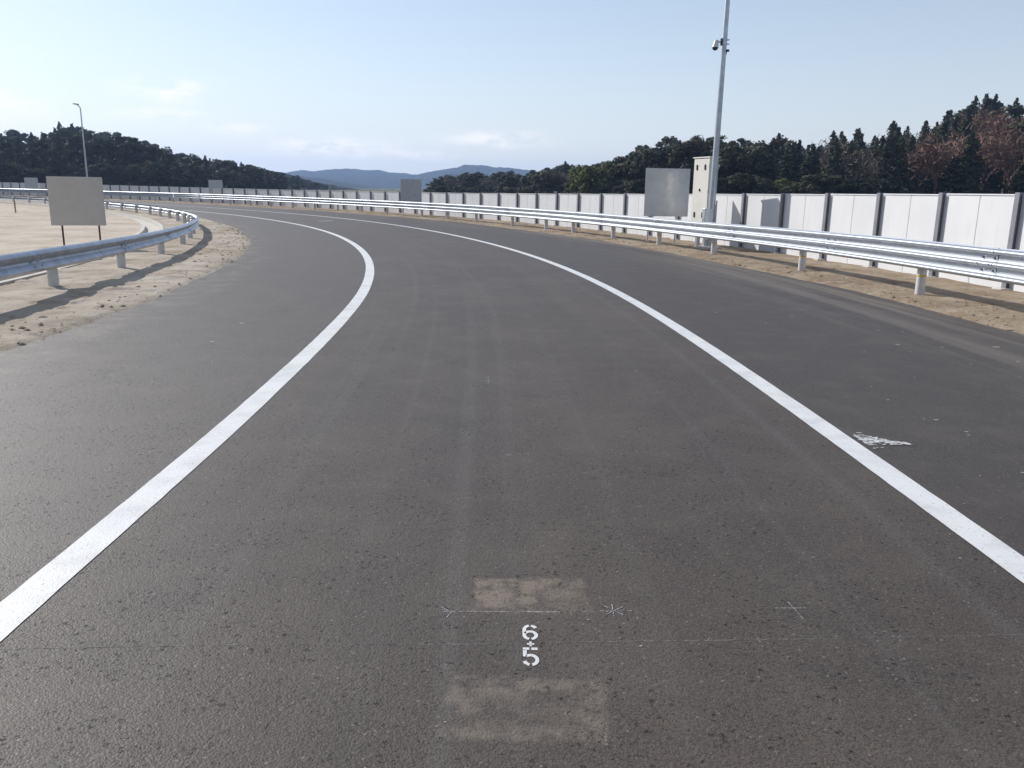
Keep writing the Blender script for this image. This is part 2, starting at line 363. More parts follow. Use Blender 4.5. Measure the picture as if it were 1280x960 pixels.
def z_in(s, o, x, y):
    d = -o
    return .05 + np.clip(d - 7.7, 0, 1) * (.05 * fbm(x * .5, y * .5, 3, 4) + .10 * np.clip(fbm(x * .9, y * .9, 60, 4, .55) - .05, 0, 1) + .02 * fbm(x * 4, y * 4, 14, 3)) 
verge('infield', np.r_[np.arange(-6, 60, .16), np.arange(60, 125, .5)], -np.r_[np.arange(7.72, 14, .14), np.arange(14, 40, .5)][::-1], z_in, MT['sand'])
def z_right(s, o, x, y):
    e = 5.75 + .35 * fbm(s * .16, o * 0 + 1, 71, 3) + .12 * fbm(s * 1.7, o * 0, 77, 3)
    b = np.interp(o - e, [-.5, -.05, 0, .06, .4, 1.2, 2.2, 3.2], [-.05, -.008, .001, .012, .035, .05, .04, .03])
    return b + np.clip((o - e) * 3, 0, 1) * (.045 * fbm(x * 1.2, y * 1.2, 80, 4) + .03 * np.clip(fbm(x * 3.5, y * 3.5, 90, 3), 0, 1)) 
verge('verge', np.r_[np.arange(-6, 40, .07), np.arange(40, 130, .4)], np.r_[np.arange(5.2, 8.8, .09), np.arange(8.8, 16, .6)], z_right, MT['soil'])

# clods lying along the broken edge of the sand
def clods(name, n, sf, of, zf, mat, smin, smax):
    V = []; F = []
    base = np.array([(1, 0, 0), (-1, 0, 0), (0, 1, 0), (0, -1, 0), (0, 0, 1), (0, 0, -1)], float); fs = [(0, 2, 4), (2, 1, 4), (1, 3, 4), (3, 0, 4), (2, 0, 5), (1, 2, 5), (3, 1, 5), (0, 3, 5)]
    s = sf(n); o = of(n, s); x, y = rp(s, o); z = zf(s, o, x, y)
    for i in range(n):
        r = smin + (smax - smin) * rng.random() ** 3; t = rng.random() * 6.28
        p = base * (1 + .5 * (rng.random((6, 1)) - .5)) * [r * (1 + rng.random()), r, r * .6]
        c, q = math.cos(t), math.sin(t); p = np.stack([p[:, 0] * c - p[:, 1] * q, p[:, 0] * q + p[:, 1] * c, p[:, 2]], 1) + [x[i], y[i], z[i] + r * .25]
        k = len(V); V += p.tolist(); F += [[k + a for a in f] for f in fs]
    return kind(link(name, pyd(name, V, F), mat), 'stuff')
clods('sand_clods', 700, lambda n: 4 + 34 * rng.random(n) ** 1.2, lambda n, s: -(4.60 + np.abs(rng.normal(0, .45, n))), z_left, MT['vsand'], .006, .032)
clods('soil_clods', 1100, lambda n: 6 + 30 * rng.random(n), lambda n, s: 5.75 + np.abs(rng.normal(0, .9, n)), z_right, MT['soil'], .006, .03)

# painted lines
def ribbon(o_fn, w, s0, s1, z, step=.12):
    S = np.arange(s0, s1, step); j1 = .004 * (vnoise(S * 9, S * 0, 3) - .5); j2 = .004 * (vnoise(S * 9, S * 0 + 5, 4) - .5); o = o_fn(S)
    V = np.zeros((len(S), 2, 3)); V[:, 0, 0], V[:, 0, 1] = rp(S, o - w / 2 + j1); V[:, 1, 0], V[:, 1, 1] = rp(S, o + w / 2 + j2); V[..., 2] = z
    return pyd('lane_line', V.reshape(-1, 3), grid_faces(len(S), 2))
link('lane_line', ribbon(lambda s: -1.907 - np.interp(s, [1, 5, 12], [.14, .06, 0]), .158, -5, 130, .003), MT['paint'], road)
link('lane_line', ribbon(lambda s: 0 * s + 1.907, .158, -5, 130, .003), MT['paint'], road)

# stencilled characters 6 + 5 and chalk marks
def strokes(paths, w, fn, z):
    V = []; F = []
    for P in paths:
        P = np.array(P, float); n = len(P); k = len(V)
        for i in range(n):
            d = P[min(i + 1, n - 1)] - P[max(i - 1, 0)]; d = d / (np.linalg.norm(d) + 1e-9); nn = np.array([-d[1], d[0]]) * w / 2
            for q in (P[i] - nn, P[i] + nn): V.append((*fn(q), z))
        F += [[k + 2 * i, k + 2 * i + 2, k + 2 * i + 3, k + 2 * i + 1] for i in range(n - 1)]
    return V, F
def arc(cx, cy, rx, ry, a0, a1, n=12): return [(cx + rx * math.cos(R(a)), cy + ry * math.sin(R(a))) for a in np.linspace(a0, a1, n)]
six = [arc(.5, 1.15, .38, .45, 100, 178, 9) + [(.12, .55)] + arc(.5, .53, .38, .41, 184, 258, 9), arc(.5, 1.15, .38, .45, 80, 22, 8), arc(.5, .53, .38, .41, -78, 150, 18)]
five = [[(.93, 1.58), (.56, 1.58)], [(.44, 1.58), (.05, 1.58)], [(.16, 1.5), (.16, .86)] , arc(.5, .55, .38, .43, 130, -78, 18), arc(.5, .55, .38, .43, -102, -165, 8)]
plus = [[(.08, .5), (.92, .5)], [(.5, .92), (.5, .58)], [(.5, .42), (.5, .08)]]
for nm, paths, y0, hh, x0, ww, th_ in (('stencil_six', six, 2.557, .102, .050, .054, .23), ('stencil_plus', plus, 2.514, .036, .062, .030, .26), ('stencil_five', five, 2.398, .112, .048, .056, .23)):
    hu = 1.7 if nm != 'stencil_plus' else 1.0
    v, f = strokes(paths, th_, lambda q: (x0 + q[0] * ww, y0 + q[1] / hu * hh), .0015); link(nm, pyd(nm, v, f), MT['paint'], road)
def chalk(name, segs, w, mat, z=.0007):
    V = []; F = []
    for (xa, ya, xb, yb) in segs:
        L = math.hypot(xb - xa, yb - ya); n = max(2, int(L / .03)); pts = [(xa + (xb - xa) * t + random.uniform(-1, 1) * .0012, ya + (yb - ya) * t + random.uniform(-1, 1) * .0012) for t in np.linspace(0, 1, n)]
        v, f = strokes([pts], w * random.uniform(.6, 1.1), lambda q: tuple(q), z); k = len(V); V += v; F += [[k + i for i in q] for q in f]
    return link(name, pyd(name, V, F), mat, road)
def P2(a, b, c, d): p, q = G(a, b), G(c, d); return (p.x, p.y, q.x, q.y)
chalk('chalk_line', [P2(552, 764, 640, 765), P2(646, 765, 700, 765), P2(706, 764.5, 742, 764), P2(750, 764, 790, 763.5)], .0035, MT['chalk'])
chalk('chalk_star', [P2(755, 758, 779, 769), P2(778, 759, 757, 769), P2(765, 756, 768, 771), P2(757, 765, 781, 762.5)], .003, MT['chalk'], .0019)
chalk('chalk_arrow', [P2(550, 758, 564, 766), P2(564, 766, 558, 772), P2(552, 762, 562, 764)], .003, MT['chalk'], .0019)
chalk('chalk_cross', [P2(968, 760, 1008, 760), P2(985, 752, 1004, 774)], .0028, MT['chalk'])
chalk('chalk_dash', [P2(631, 568.7, 640, 568.6), P2(646, 567.6, 661, 567.4)], .007, MT['chalk'])
chalk('chalk_tick', [P2(598, 476, 610, 476), P2(610, 470, 611, 479)], .006, MT['faint'])
chalk('chalk_tick', [P2(617, 392, 621, 394)], .010, MT['chalk'])
chalk('survey_scratch', [P2(-40, 812, 300, 806), P2(308, 806, 640, 805), P2(690, 803, 1010, 799), P2(1010, 799, 1330, 792)], .0028, MT['faint'])
# the far stencil further along the lane
v, f = [], []
g0 = G(407, 276.3)
for dx, dy, w_, h_ in ((-.22, .02, .24, .10), (.02, .0, .10, .34), (.20, .03, .26, .12), (.06, .2, .22, .10), (-.05, -.16, .22, .1)):
    k = len(v); c = Vector((g0.x + dx, g0.y + dy * 3, .005)); th = .35
    for a, b in ((-1, -1), (1, -1), (1, 1), (-1, 1)): v.append((c.x + a * w_ / 2, c.y + b * h_ / 2 + a * .03, .005))
    f.append([k, k + 1, k + 2, k + 3])
    v = [(p[0], p[1], .005 + .0007 * (i // 4)) for i, p in enumerate(v)]
link('worn_stencil', pyd('worn_stencil', v, f), MT['paint'], road)

# splash of road paint and scattered flecks
def blobs(pts, name, mat, parent, z=.0040):
    V = []; F = []
    for i, (x, y, rx, ry) in enumerate(pts):
        n = 9; k = len(V); ph = rng.random() * 6.28
        for j in range(n):
            t = j / n * 6.28 + ph; q = 1 + .55 * (rng.random() - .5); V.append((x + rx * q * math.cos(t), y + ry * q * math.sin(t), z + i * 4e-6))
        F.append(list(range(k, k + n)))
    return link(name, pyd(name, V, F), mat, parent)
pts = []
g1 = G(1090, 551)
for i in range(420):
    dx = -.07 + .27 * rng.random() ** 1.4; dy = rng.normal(0, .07) * max(.15, 1 - (dx + .07) / .3) - dx * .30
    r = .0015 + .0045 * rng.random() ** 2; pts.append((g1.x + dx, g1.y + dy, r * (1.5 + 2.5 * rng.random()), r))
kind(tag(blobs(pts, 'paint_splash', MT['paint'], road), 'white paint splash', 'x'), 'stuff'); o = bpy.data.objects['paint_splash']; del o['category']; o['label'] = 'splash of dried white paint beside the right lane line'
pts = []
for px, py, r in ((1155, 524, .012), (1170, 525, .022), (1163, 522, .008), (1208, 540, .018), (1211, 544, .014), (1278, 591, .012), (1225, 595, .008), (1110, 500, .015), (1020, 487, .008), (1098, 413, .02), (1122, 431, .03), (1272, 452, .02), (1200, 698, .008), (1197, 668, .010), (1187, 668, .006), (1205, 630, .006), (1016, 697, .006),
                  (1245, 434, .045), (1128, 415, .02), (1080, 440, .014), (964, 390, .014), (990, 396, .02), (895, 391, .02), (957, 404, .018), (1178, 434, .02), (1214, 455, .015), (265, 453, .014), (190, 477, .01), (302, 404, .03), (265, 427, .03), (187, 565, .006), (142, 640, .006), (46, 570, .007), (30, 642, .006), (556, 903, .004), (735, 775, .005), (801, 808, .006)):
    g = G(px, py); r *= .6; pts.append((g.x, g.y, r * 1.4, r * .8))
for i in range(70):
    s_ = 2 + 26 * rng.random() ** 1.3; o_ = rng.uniform(2.2, 5.6) if rng.random() < .75 else rng.uniform(-4.5, 1.8); x, y = rp(s_, o_); r = .002 + .006 * rng.random() ** 2; pts.append((float(x), float(y), r * 1.3, r))
fl = MT['timber']; kind(blobs(pts, 'flecks', m_plain('pale_fleck', (.55, .50, .38), .8, 0., .4, 20), road, .0022), 'stuff')

# ================================================================== concrete gutter behind the inner rail
gut = tag(empty('concrete_gutter', (*map(float, rp(20, -7.4)), 0)), 'pale concrete drainage gutter curving behind the inner guard rail', 'gutter')
def child_world(o, parent):
    o.parent = parent; o.matrix_parent_inverse = parent.matrix_world.inverted() if False else Matrix.Translation(-parent.location) if parent.rotation_euler.z == 0 else parent.matrix_basis.inverted(); return o
prof = [(-7.05, .085), (-7.05, -.40), (-7.72, -.40), (-7.72, .085), (-7.62, .085), (-7.60, -.04), (-7.17, -.04), (-7.15, .085)]
for i in range(46):
    v, f = sweep(prof, -4 + i * 2.0, -4 + i * 2.0 + 1.985, .5); child_world(link('gutter_block', pyd('gutter_block', v, f), MT['concrete']), gut)

# ================================================================== guard rails
WB2 = [(.012, .425), (.030, .437), (.076, .474), (.083, .489), (.077, .505), (.022, .566), (.006, .590), (.006, .616), (.022, .640), (.077, .700), (.083, .716), (.076, .731), (.030, .768), (.012, .780)]
WB3 = [(.010, .400)]
for _z in (.440, .592, .744):                              # three waves
    WB3 += [(.012, _z - .034), (.070, _z - .022), (.082, _z - .008), (.082, _z + .008), (.070, _z + .022), (.012, _z + .036)]
    if _z < .7: WB3 += [(.004, _z + .052), (.004, _z + .100)]
WB3 += [(.010, .790)]
def zscale(s, off): return np.interp(s, [9, 13, 20], [1.10, 1.08, 1.0]) if off > 0 else np.interp(s, [4, 12, 22, 40], [.84, .82, .72, .64])
POST = MB().cyl((0, 0, -.25), (0, 0, .66), .07, n=20).cyl((0, 0, .66), (0, 0, .685), .07, .045, n=20).mesh('post', True); POST.materials.append(MT['gpost'])
BAND = MB().cyl((0, 0, .285), (0, 0, .307), .0715, n=20).mesh('yellow_band', True); BAND.materials.append(MT['yellow'])
BOLT = MB().cyl((0, 0, 0), (-.022, 0, 0), .014, .010, n=8).mesh('bolt', True); BOLT.materials.append(MT['zinc'])
def guard_rail(label, off, side, s_posts, s0, s1, seg, WB):
    """side: +1 the road lies to the left of the rail (beam faces -offset), -1 the other way"""
    root = tag(empty('guard_rail', (*map(float, rp(s_posts[0], off)), 0)), label, 'guard rail')
    face = off - side * .105
    prof = [(face - side * d, z) for d, z in WB] + [(face - side * (d - .004), z) for d, z in reversed(WB)]
    if side < 0: prof = prof[::-1]
    s = s0; i = 0
    while s < s1:
        lift = .0 if i % 2 == 0 else .0065                              # every second length laps over its neighbours
        P = [(o - side * lift, z) for o, z in prof]; sa, sb = s - (.16 if i % 2 else 0), min(s + seg, s1) + (.16 if i % 2 else 0)
        v, f = sweep(P, sa, sb, .4)
        nr = len(v) // len(P); v = [(q[0], q[1], q[2] * float(zscale(sa + (sb - sa) * (i_ // len(P)) / (nr - 1), off))) for i_, q in enumerate(v)]
        me = pyd('beam', v, f, True); me.set_sharp_from_angle(angle=R(50)); b = child_world(link('beam', me, MT['galv']), root)
        if -2 < s < 60:
            for dz, dd in ((.515, .012), (.665, .012), (.592, .083)) if off > 0 else ((.53, .05), (.67, .05), (.603, .006)):
                for du in (-.11, .11):
                    x, y = rp(s + du, face - side * (dd + .004)); q = link('bolt', BOLT); q.parent = b
                    q.matrix_basis = Matrix.Translation((float(x), float(y), dz * float(zscale(s, off)))) @ Matrix.Rotation(heading(s) + (0 if side > 0 else math.pi), 4, 'Z')
        s += seg; i += 1
    for sp_ in s_posts:
        x, y = map(float, rp(sp_, off)); th = heading(sp_)
        p = link('post', POST, None, root, (x - root.location.x, y - root.location.y, 0)); p.rotation_euler.z = th; p.scale.z = float(zscale(sp_, off))
        if side > 0: q = link('yellow_band', BAND, None, p)
        c = MB().box((-side * .085, 0, .60), (.05, .12, .13)).build('bracket', MT['zinc'], p)
    return root
def nearest_s(px, py):
    g = G(px, py); i = int(((CX - g.x) ** 2 + (CY - g.y) ** 2).argmin()); return float(SS[i])
_rp = [nearest_s(*p) for p in ((1149, 370.5), (997, 340), (896.4, 319.8), (822.5, 307.8), (765, 299.4), (717, 292), (674.6, 287.7), (636, 283), (601, 278.3), (567.9, 274.75), (536.6, 271.9), (506, 268.5))]
sp0, spd = np.polyfit(np.arange(12), _rp, 1)[::-1]
posts_r = [_rp[0] - spd * k for k in (4, 3, 2, 1)] + _rp + [_rp[-1] + spd * k for k in range(1, 23)]
guard_rail('long galvanised guard rail along the right edge of the road before the white fence', 6.52, 1, posts_r, posts_r[0] - 1, 128, 3.9, WB3)
posts_l = [nearest_s(72, 366) + 3.3 * k for k in range(-4, 0)] + [nearest_s(*p) for p in ((72, 366), (152, 340), (198, 322), (226, 308))]
while posts_l[-1] < 100: posts_l.append(posts_l[-1] + (2.6 if posts_l[-1] < 45 else 3.3))
guard_rail('curving galvanised guard rail around the sandy infield on the left', -6.16, -1, posts_l, -4.2, 104, 3.9, WB2)

# ================================================================== white panel fence
def ftop(s): return float(np.interp(s, [8, 13, 22, 32, 44, 60, 75, 90, 105, 125], [1.58, 1.56, 1.475, 1.37, 1.27, 1.22, 1.25, 1.31, 1.39, 1.42]))
FO = 8.45
_ws = [nearest_s(*p) for p in ((1260, 364.5), (1167, 349.5), (1091, 336.5), (1029, 326.5), (977, 319.5), (933, 312))]
w0 = _ws[0] - .15; wd = 1.72
fence = tag(empty('panel_fence', (*map(float, rp(w0, FO)), 0)), 'long fence of white concrete panels between grey steel posts behind the right guard rail', 'fence')
st = [w0 + wd * k for k in range(-6, 70)]
for k, s in enumerate(st):
    x, y = map(float, rp(s, FO)); th = heading(s); zt = ftop(s) + .02; Rz = Matrix.Rotation(th, 3, 'Z')
    m = MB(); u = Rz @ Vector((1, 0, 0))
    hz = zt + .4
    for du, dd, dw in ((-.062, .012, .105), (0, .112, .010), (.062, .012, .105)):
        m.box(Vector((x, y, zt / 2 - .2)) + u * du, (dd, dw, hz), Rz)
    child_world(m.build('post', MT['steel']), fence)
    child_world(MB().box(Vector((x, y, .01)) + u * -.09, (.20, .22, .10), Rz, .012).build('footing', MT['concrete']), fence)
    if k + 1 == len(st): break
    s2 = st[k + 1]; x2, y2 = map(float, rp(s2, FO)); A = Vector((x, y, 0)); B = Vector((x2, y2, 0)); d = (B - A); L = d.length; d.normalize(); nrm = Vector((d.y, -d.x, 0))
    Rf = Matrix((d, Vector((-d.y, d.x, 0)), Vector((0, 0, 1)))).transposed(); zt2 = (ftop(s) + ftop(s2)) / 2
    for h in (0, 1):
        w = (L - .02) / 2; c = A + d * (.01 + w * (h + .5)) + nrm * .035
        pn = MB().box(Vector((c.x, c.y, (zt2 - .02) / 2 - .06)), (w - .012, .045, zt2 - .02 + .12), Rf, .006).build('panel', MT['panel']); child_world(pn, fence)
    c = A + d * (L / 2) + nrm * .03
    child_world(MB().box(Vector((c.x, c.y, zt2 - .012)), (L - .14, .066, .024), Rf, .004).build('cap_rail', MT['cap']), fence)

# ================================================================== boards on legs
def board(label, pl, pr, w, z0, z1, rz, platemat, legmat, lx=(.27, .80), ribs=True):
    c = (pl + pr) / 2; r = tag(empty('sign_board', (c.x, c.y, 0), rz), label, 'board')
    p = MB().box((0, 0, (z0 + z1) / 2), (w, .025, z1 - z0), None, .006).build('plate', platemat, r)
    for q in lx:
        MB().cyl((-w / 2 + w * q, .035, -.4), (-w / 2 + w * q, .035, z1 - .08), .021, n=10).build('leg', legmat, r, True)
    if ribs:
        for zz in (z0 + .25 * (z1 - z0), z0 + .72 * (z1 - z0)):
            MB().box((0, .022, zz), (w * .96, .02, .04)).build('stiffener', legmat, p)
            for i in range(7): MB().cyl((-w * .42 + w * .14 * i, -.012, zz), (-w * .42 + w * .14 * i, -.0165, zz), .008, .006, n=8).build('rivet', MT['zinc'], p)
    return r
pl = at(70, 300, 19.4); pr = at(131, 300, 19.7)
bd = (pr - pl); board('weathered beige board on two thin brown legs behind the inner guard rail', pl, pr, 1.15, .53, 1.63, math.atan2(bd.y, bd.x) + .05, MT['plate'], MT['brown'], (.19, .86), False)
def far_board(label, x0, x1, y0, y1, Y, rz=None, mat='alu'):
    a, b = at(x0, (y0 + y1) / 2, Y), at(x1, (y0 + y1) / 2, Y); z0 = at((x0 + x1) / 2, y1, Y).z; z1 = at((x0 + x1) / 2, y0, Y).z
    return board(label, a, b, (b - a).length, z0, z1, 0. if rz is None else rz, MT[mat], MT['zinc'], (.12, .74))
far_board('grey aluminium board standing beside the beige cabinet in front of the fence', 805.5, 862, 210.5, 270.5, 24.6, .10)
far_board('small grey board in front of the fence at mid distance', 501, 527, 224, 255, 46.2, .1)
far_board('small grey board rising above the fence near the bright glinting rail', 261.5, 278, 225, 246, 71, .35)
far_board('small blue grey board above the far fence near the left edge', 32, 46.5, 222, 237.5, 90, .5)

# ================================================================== camera pole with cabinet
pb = G(886.0, 313); pole = tag(empty('camera_pole', (pb.x, pb.y, 0)), 'tall galvanised pole with a dome camera beside the fence', 'pole')
MB().cyl((0, 0, -.3), (0, 0, 1.2), .085, .082, n=24).cyl((0, 0, 1.2), (.06, 0, 9.4), .082, .050, n=24).build('shaft', MT['zinc'], pole, True)
MB().box((0, 0, .0), (.55, .55, .22), None, .015).build('foundation', MT['concrete'], pole)
bp = MB().box((0, 0, .122), (.32, .32, .022), None, .003)
for a in (-1, 1):
    for b in (-1, 1): bp.cyl((a * .12, b * .12, .13), (a * .12, b * .12, .19), .014, n=8)
bp.build('base_plate', MT['zinc'], pole)
for a in range(4):
    t = a * math.pi / 2 + .4
    MB().box((math.cos(t) * .12, math.sin(t) * .12, .21), (.10, .012, .16), Matrix.Rotation(t, 3, 'Z')).build('gusset', MT['zinc'], pole)
MB().box((-.13, -.09, .88), (.22, .14, .44), Matrix.Rotation(.3, 3, 'Z'), .01).build('junction_box', MT['zinc'], pole)
MB().cyl((.11, -.05, .1), (.11, -.05, 1.3), .02, n=10).cyl((.10, .06, .1), (.10, .06, 1.2), .026, n=10).build('conduit', MT['zinc'], pole, True)
zc = at(893, 58, pb.y).z
ox = .031
arm = MB().cyl((ox - .06, 0, zc + .10), (ox - .20, -.02, zc + .12), .022, n=10).build('camera_arm', MT['white'], pole, True)
hs = MB().cyl((ox - .23, -.03, zc - .03), (ox - .21, -.03, zc + .13), .085, .05, n=20).ball((ox - .21, -.03, zc + .13), .05, (1, 1, .5), 16).build('camera_housing', MT['white'], pole, True)
MB().ball((ox - .232, -.03, zc - .04), .072, (1, 1, .9), 20).build('dome', MT['gloss'], hs, True)
for dz in (.06, .16): MB().cyl((ox, 0, zc + dz - .015), (ox, 0, zc + dz + .015), .086, n=20).box((ox + .10, 0, zc + dz), (.05, .03, .03)).build('clamp', MT['zinc'], pole)
MB().box((ox - .075, 0, zc + .11), (.05, .12, .16), None, .006).build('bracket', MT['dark'], pole)
MB().box((ox + .09, -.03, zc - .10), (.07, .06, .05)).cyl((ox + .07, -.02, zc - .12), (ox + .05, -.02, zc - .22), .012, n=8).build('cable_entry', MT['dark'], pole)
MB().cyl((.058, 0, 9.4), (.058, 0, 9.47), .054, .01, n=16).build('pole_cap', MT['zinc'], pole)
# cabinet strapped to the sunny side of the pole
cb = at(880.5, 240, pb.y + .62); th = heading(21) + .06
cab = tag(empty('control_cabinet', (cb.x, cb.y, 0), th), 'tall beige control cabinet with small handles fixed to the camera pole', 'cabinet')
zb, zt_ = at(880, 280, pb.y + .6).z, at(880, 197.5, pb.y + .6).z; W_, D_ = .84, .24
MB().box((0, 0, (zb + zt_) / 2), (D_, W_, zt_ - zb), None, .008).build('body', MT['cabinet'], cab)
MB().box((0, 0, zt_ + .012), (D_ + .07, W_ + .06, .028), None, .004).build('roof', MT['cabinet'], cab)
dr = MB().box((-D_ / 2 - .008, 0, (zb + zt_) / 2), (.014, W_ - .05, zt_ - zb - .06), None, .004).build('door', MT['cabinet'], cab)
for yy, zz in ((.22, .86), (-.20, .86), (.02, .52), (.22, .14), (-.2, .14)):
    MB().box((-D_ / 2 - .028, yy, zb + zz * (zt_ - zb)), (.026, .035, .14 if zz != .52 else .07), None, .004).build('handle', MT['dark'], dr)
for zz in (.12, .5, .88): MB().cyl((-D_ / 2 - .012, -W_ / 2 + .022, zb + zz * (zt_ - zb) - .05), (-D_ / 2 - .012, -W_ / 2 + .022, zb + zz * (zt_ - zb) + .05), .012, n=10).build('hinge', MT['zinc'], cab)
for zz in (.85, 2.2): MB().box((D_ / 2 - .06, -W_ / 2 - .06, zz), (.05, .16, .05)).build('strap', MT['zinc'], cab)
MB().box((0, .2, .28), (.10, .10, .75)).build('stand', MT['zinc'], cab); MB().box((0, -.2, .28), (.10, .10, .75)).build('stand', MT['zinc'], cab)

# lamp on the far left
lb = at(110, 232, 88); zl = at(103, 131, 88).z
lamp = tag(empty('street_lamp', (lb.x, lb.y, 0)), 'slender tall street lamp standing against the forest on the left', 'street lamp')
MB().cyl((0, 0, -.5), (0, 0, zl - .3), .11, .055, n=14).cyl((0, 0, zl - .3), (-.25, -.1, zl), .055, .045, n=12).build('shaft', MT['zinc'], lamp, True)
MB().box((-.34, -.14, zl + .05), (.55, .24, .12), Matrix.Rotation(.35, 3, 'Z') @ Matrix.Rotation(.12, 3, 'Y'), .04).build('lamp_head', MT['zinc'], lamp)
MB().box((0, 0, -.1), (.6, .6, .4)).build('foundation', MT['concrete'], lamp)
# survey stakes
for px, py, hgt, lab in ((19.6, 265.5, .55, 'thin survey stake in the sand at the left edge'), ):
    g = G(px, py, .05); s_ = tag(MB().box((g.x, g.y, hgt / 2), (.05, .05, hgt + .1)).cyl((g.x, g.y, hgt + .04), (g.x, g.y, hgt + .09), .03, .004, n=6).build('survey_stake', MT['timber']), lab, 'stake')

# ================================================================== hills and forest
SKY = np.array([(-120, 160), (0, 163), (25, 166), (40, 164), (60, 165), (78, 157), (92, 158), (105, 161), (125, 165), (150, 168), (170, 170), (185, 178), (200, 187), (215, 191), (235, 193), (260, 196), (280, 199), (300, 203), (320, 208), (340, 213), (352, 216), (370, 221), (390, 227), (408, 233), (420, 238),
                (532, 232), (540, 223), (560, 216), (590, 214), (610, 220), (620, 213), (640, 218), (660, 214), (690, 209), (702, 205), (720, 209), (740, 204), (770, 198), (790, 189), (800, 184), (820, 178), (840, 172), (860, 170), (890, 172), (910, 170), (930, 172), (945, 177), (963, 171), (980, 176), (1000, 179),
                (1015, 175), (1030, 168), (1050, 167), (1062, 164), (1078, 170), (1102, 156), (1125, 158), (1140, 156), (1155, 154), (1167, 144), (1185, 138), (1200, 126), (1212, 123), (1222, 123), (1232, 128), (1248, 127), (1265, 124), (1280, 126), (1400, 120)], float)
DRT = np.array([(-120, 260), (0, 280), (200, 310), (345, 430), (420, 600), (530, 340), (640, 300), (700, 275), (800, 235), (950, 215), (1100, 215), (1280, 220), (1400, 220)], float)
HTT = np.array([(-120, 14), (200, 14), (260, 11), (345, 8), (420, 7), (530, 5.5), (640, 7), (700, 8), (800, 11), (1000, 13), (1100, 14), (1400, 14)], float)
yhor = lambda px: YH + (px - 640) * TILT
def zsky(px, D): return CAMH + (yhor(px) - np.interp(px, SKY[:, 0], SKY[:, 1])) * math.cos(PITCH) ** 2 * D / FPX
def tanb(px): return (px - 640) * math.cos(PITCH) / FPX
def hill_z(px, Y):
    D = np.interp(px, DRT[:, 0], DRT[:, 1]); ridge = np.maximum(zsky(px, D) - np.interp(px, HTT[:, 0], HTT[:, 1]), 0)
    t = np.clip((Y - .62 * D) / (.38 * D), 0, 1); t = t * t * (3 - 2 * t); back = np.clip((Y - D) / (.5 * D), 0, 1)
    return ridge * t * (1 - .6 * back) - .40
def hillside(name, p0, p1, y0, y1, n, m, mat):
    px, Y = np.meshgrid(np.linspace(p0, p1, n), np.linspace(y0, y1, m), indexing='ij'); X = tanb(px) * Y
    Z = hill_z(px, Y) + .35 * fbm(X * .12, Y * .12, 8, 3)
    Z = np.where((np.arange(n)[:, None] == 0) | (np.arange(n)[:, None] == n - 1) | (np.arange(m)[None] == 0) | (np.arange(m)[None] == m - 1), -.8, Z)
    return kind(link(name, pyd(name, np.stack([X, Y, Z], -1).reshape(-1, 3), grid_faces(n, m), True), mat), 'structure')
hillside('hillside', -260, 425, 150, 800, 80, 80, MT['litter'])
hillside('hillside', 532, 1560, 120, 480, 110, 60, MT['litter'])

# distant ridges
def ridge(name, D, prof, jag, seed, mat, spread=.28):
    prof = np.array(prof, float); n = 420; m = 26
    px, t = np.meshgrid(np.linspace(prof[0, 0], prof[-1, 0], n), np.linspace(-1, 1, m), indexing='ij')
    Y = D * (1 + spread * t); X = tanb(px) * D * (1 + spread * t * .5)
    top = CAMH + (yhor(px) - np.interp(px, prof[:, 0], prof[:, 1])) * math.cos(PITCH) ** 2 * D / FPX
    sh = np.clip(1 - np.abs(t) ** 1.4, 0, 1)
    gul = 1 + .55 * fbm(X / D * 22, Y / D * 16, seed, 4) * (1 - sh) * 2
    Z = np.maximum(top, .5) * sh * gul + jag * (fbm(X / jag * .35, Y / jag * .35, seed + 4, 3) - .1) * np.clip(sh * 4, 0, 1) - 1.2
    return kind(link(name, pyd(name, np.stack([X, Y, Z], -1).reshape(-1, 3), grid_faces(n, m), True), mat), 'structure')
ridge('hills', 560, [(180, 236), (230, 212), (280, 206), (310, 206), (335, 211), (360, 217), (390, 226), (420, 234), (440, 239)], 6, 2, MT['farwood'])
ridge('hills', 1700, [(150, 228), (250, 216), (320, 215), (352, 217), (400, 222), (430, 227), (470, 234), (500, 239)], 6, 15, MT['farwood'])
ridge('hills', 2700, [(200, 230), (300, 222), (350, 216), (375, 212.5), (395, 213), (420, 210), (445, 211), (470, 212.5), (500, 216), (516, 218), (535, 214), (555, 210.5), (570, 208), (576, 205.5), (598, 205.5), (612, 208), (640, 210), (660, 213), (700, 216), (760, 222), (820, 232)], 8, 30, MT['farwood'])
# wooded rise on the other side of the road, behind the photographer
def back_rise():
    n, m = 120, 12; a, r = np.meshgrid(np.linspace(R(110), R(430), n), np.linspace(120, 420, m), indexing='ij'); a = np.clip(a, R(125), R(415))
    t = (r - 120) / 300; Z = 26 * np.clip(np.sin(np.pi * np.clip(t * 1.15, 0, 1)), 0, 1) * np.clip(np.minimum(a - R(125), R(415) - a) * 4, 0, 1) + 3 * fbm(r * np.cos(a) * .15, r * np.sin(a) * .15, 4, 3) - 1.5
    return kind(link('hills', pyd('hills', np.stack([r * np.cos(a), r * np.sin(a), Z], -1).reshape(-1, 3), grid_faces(n, m), True), MT['farwood']), 'structure')

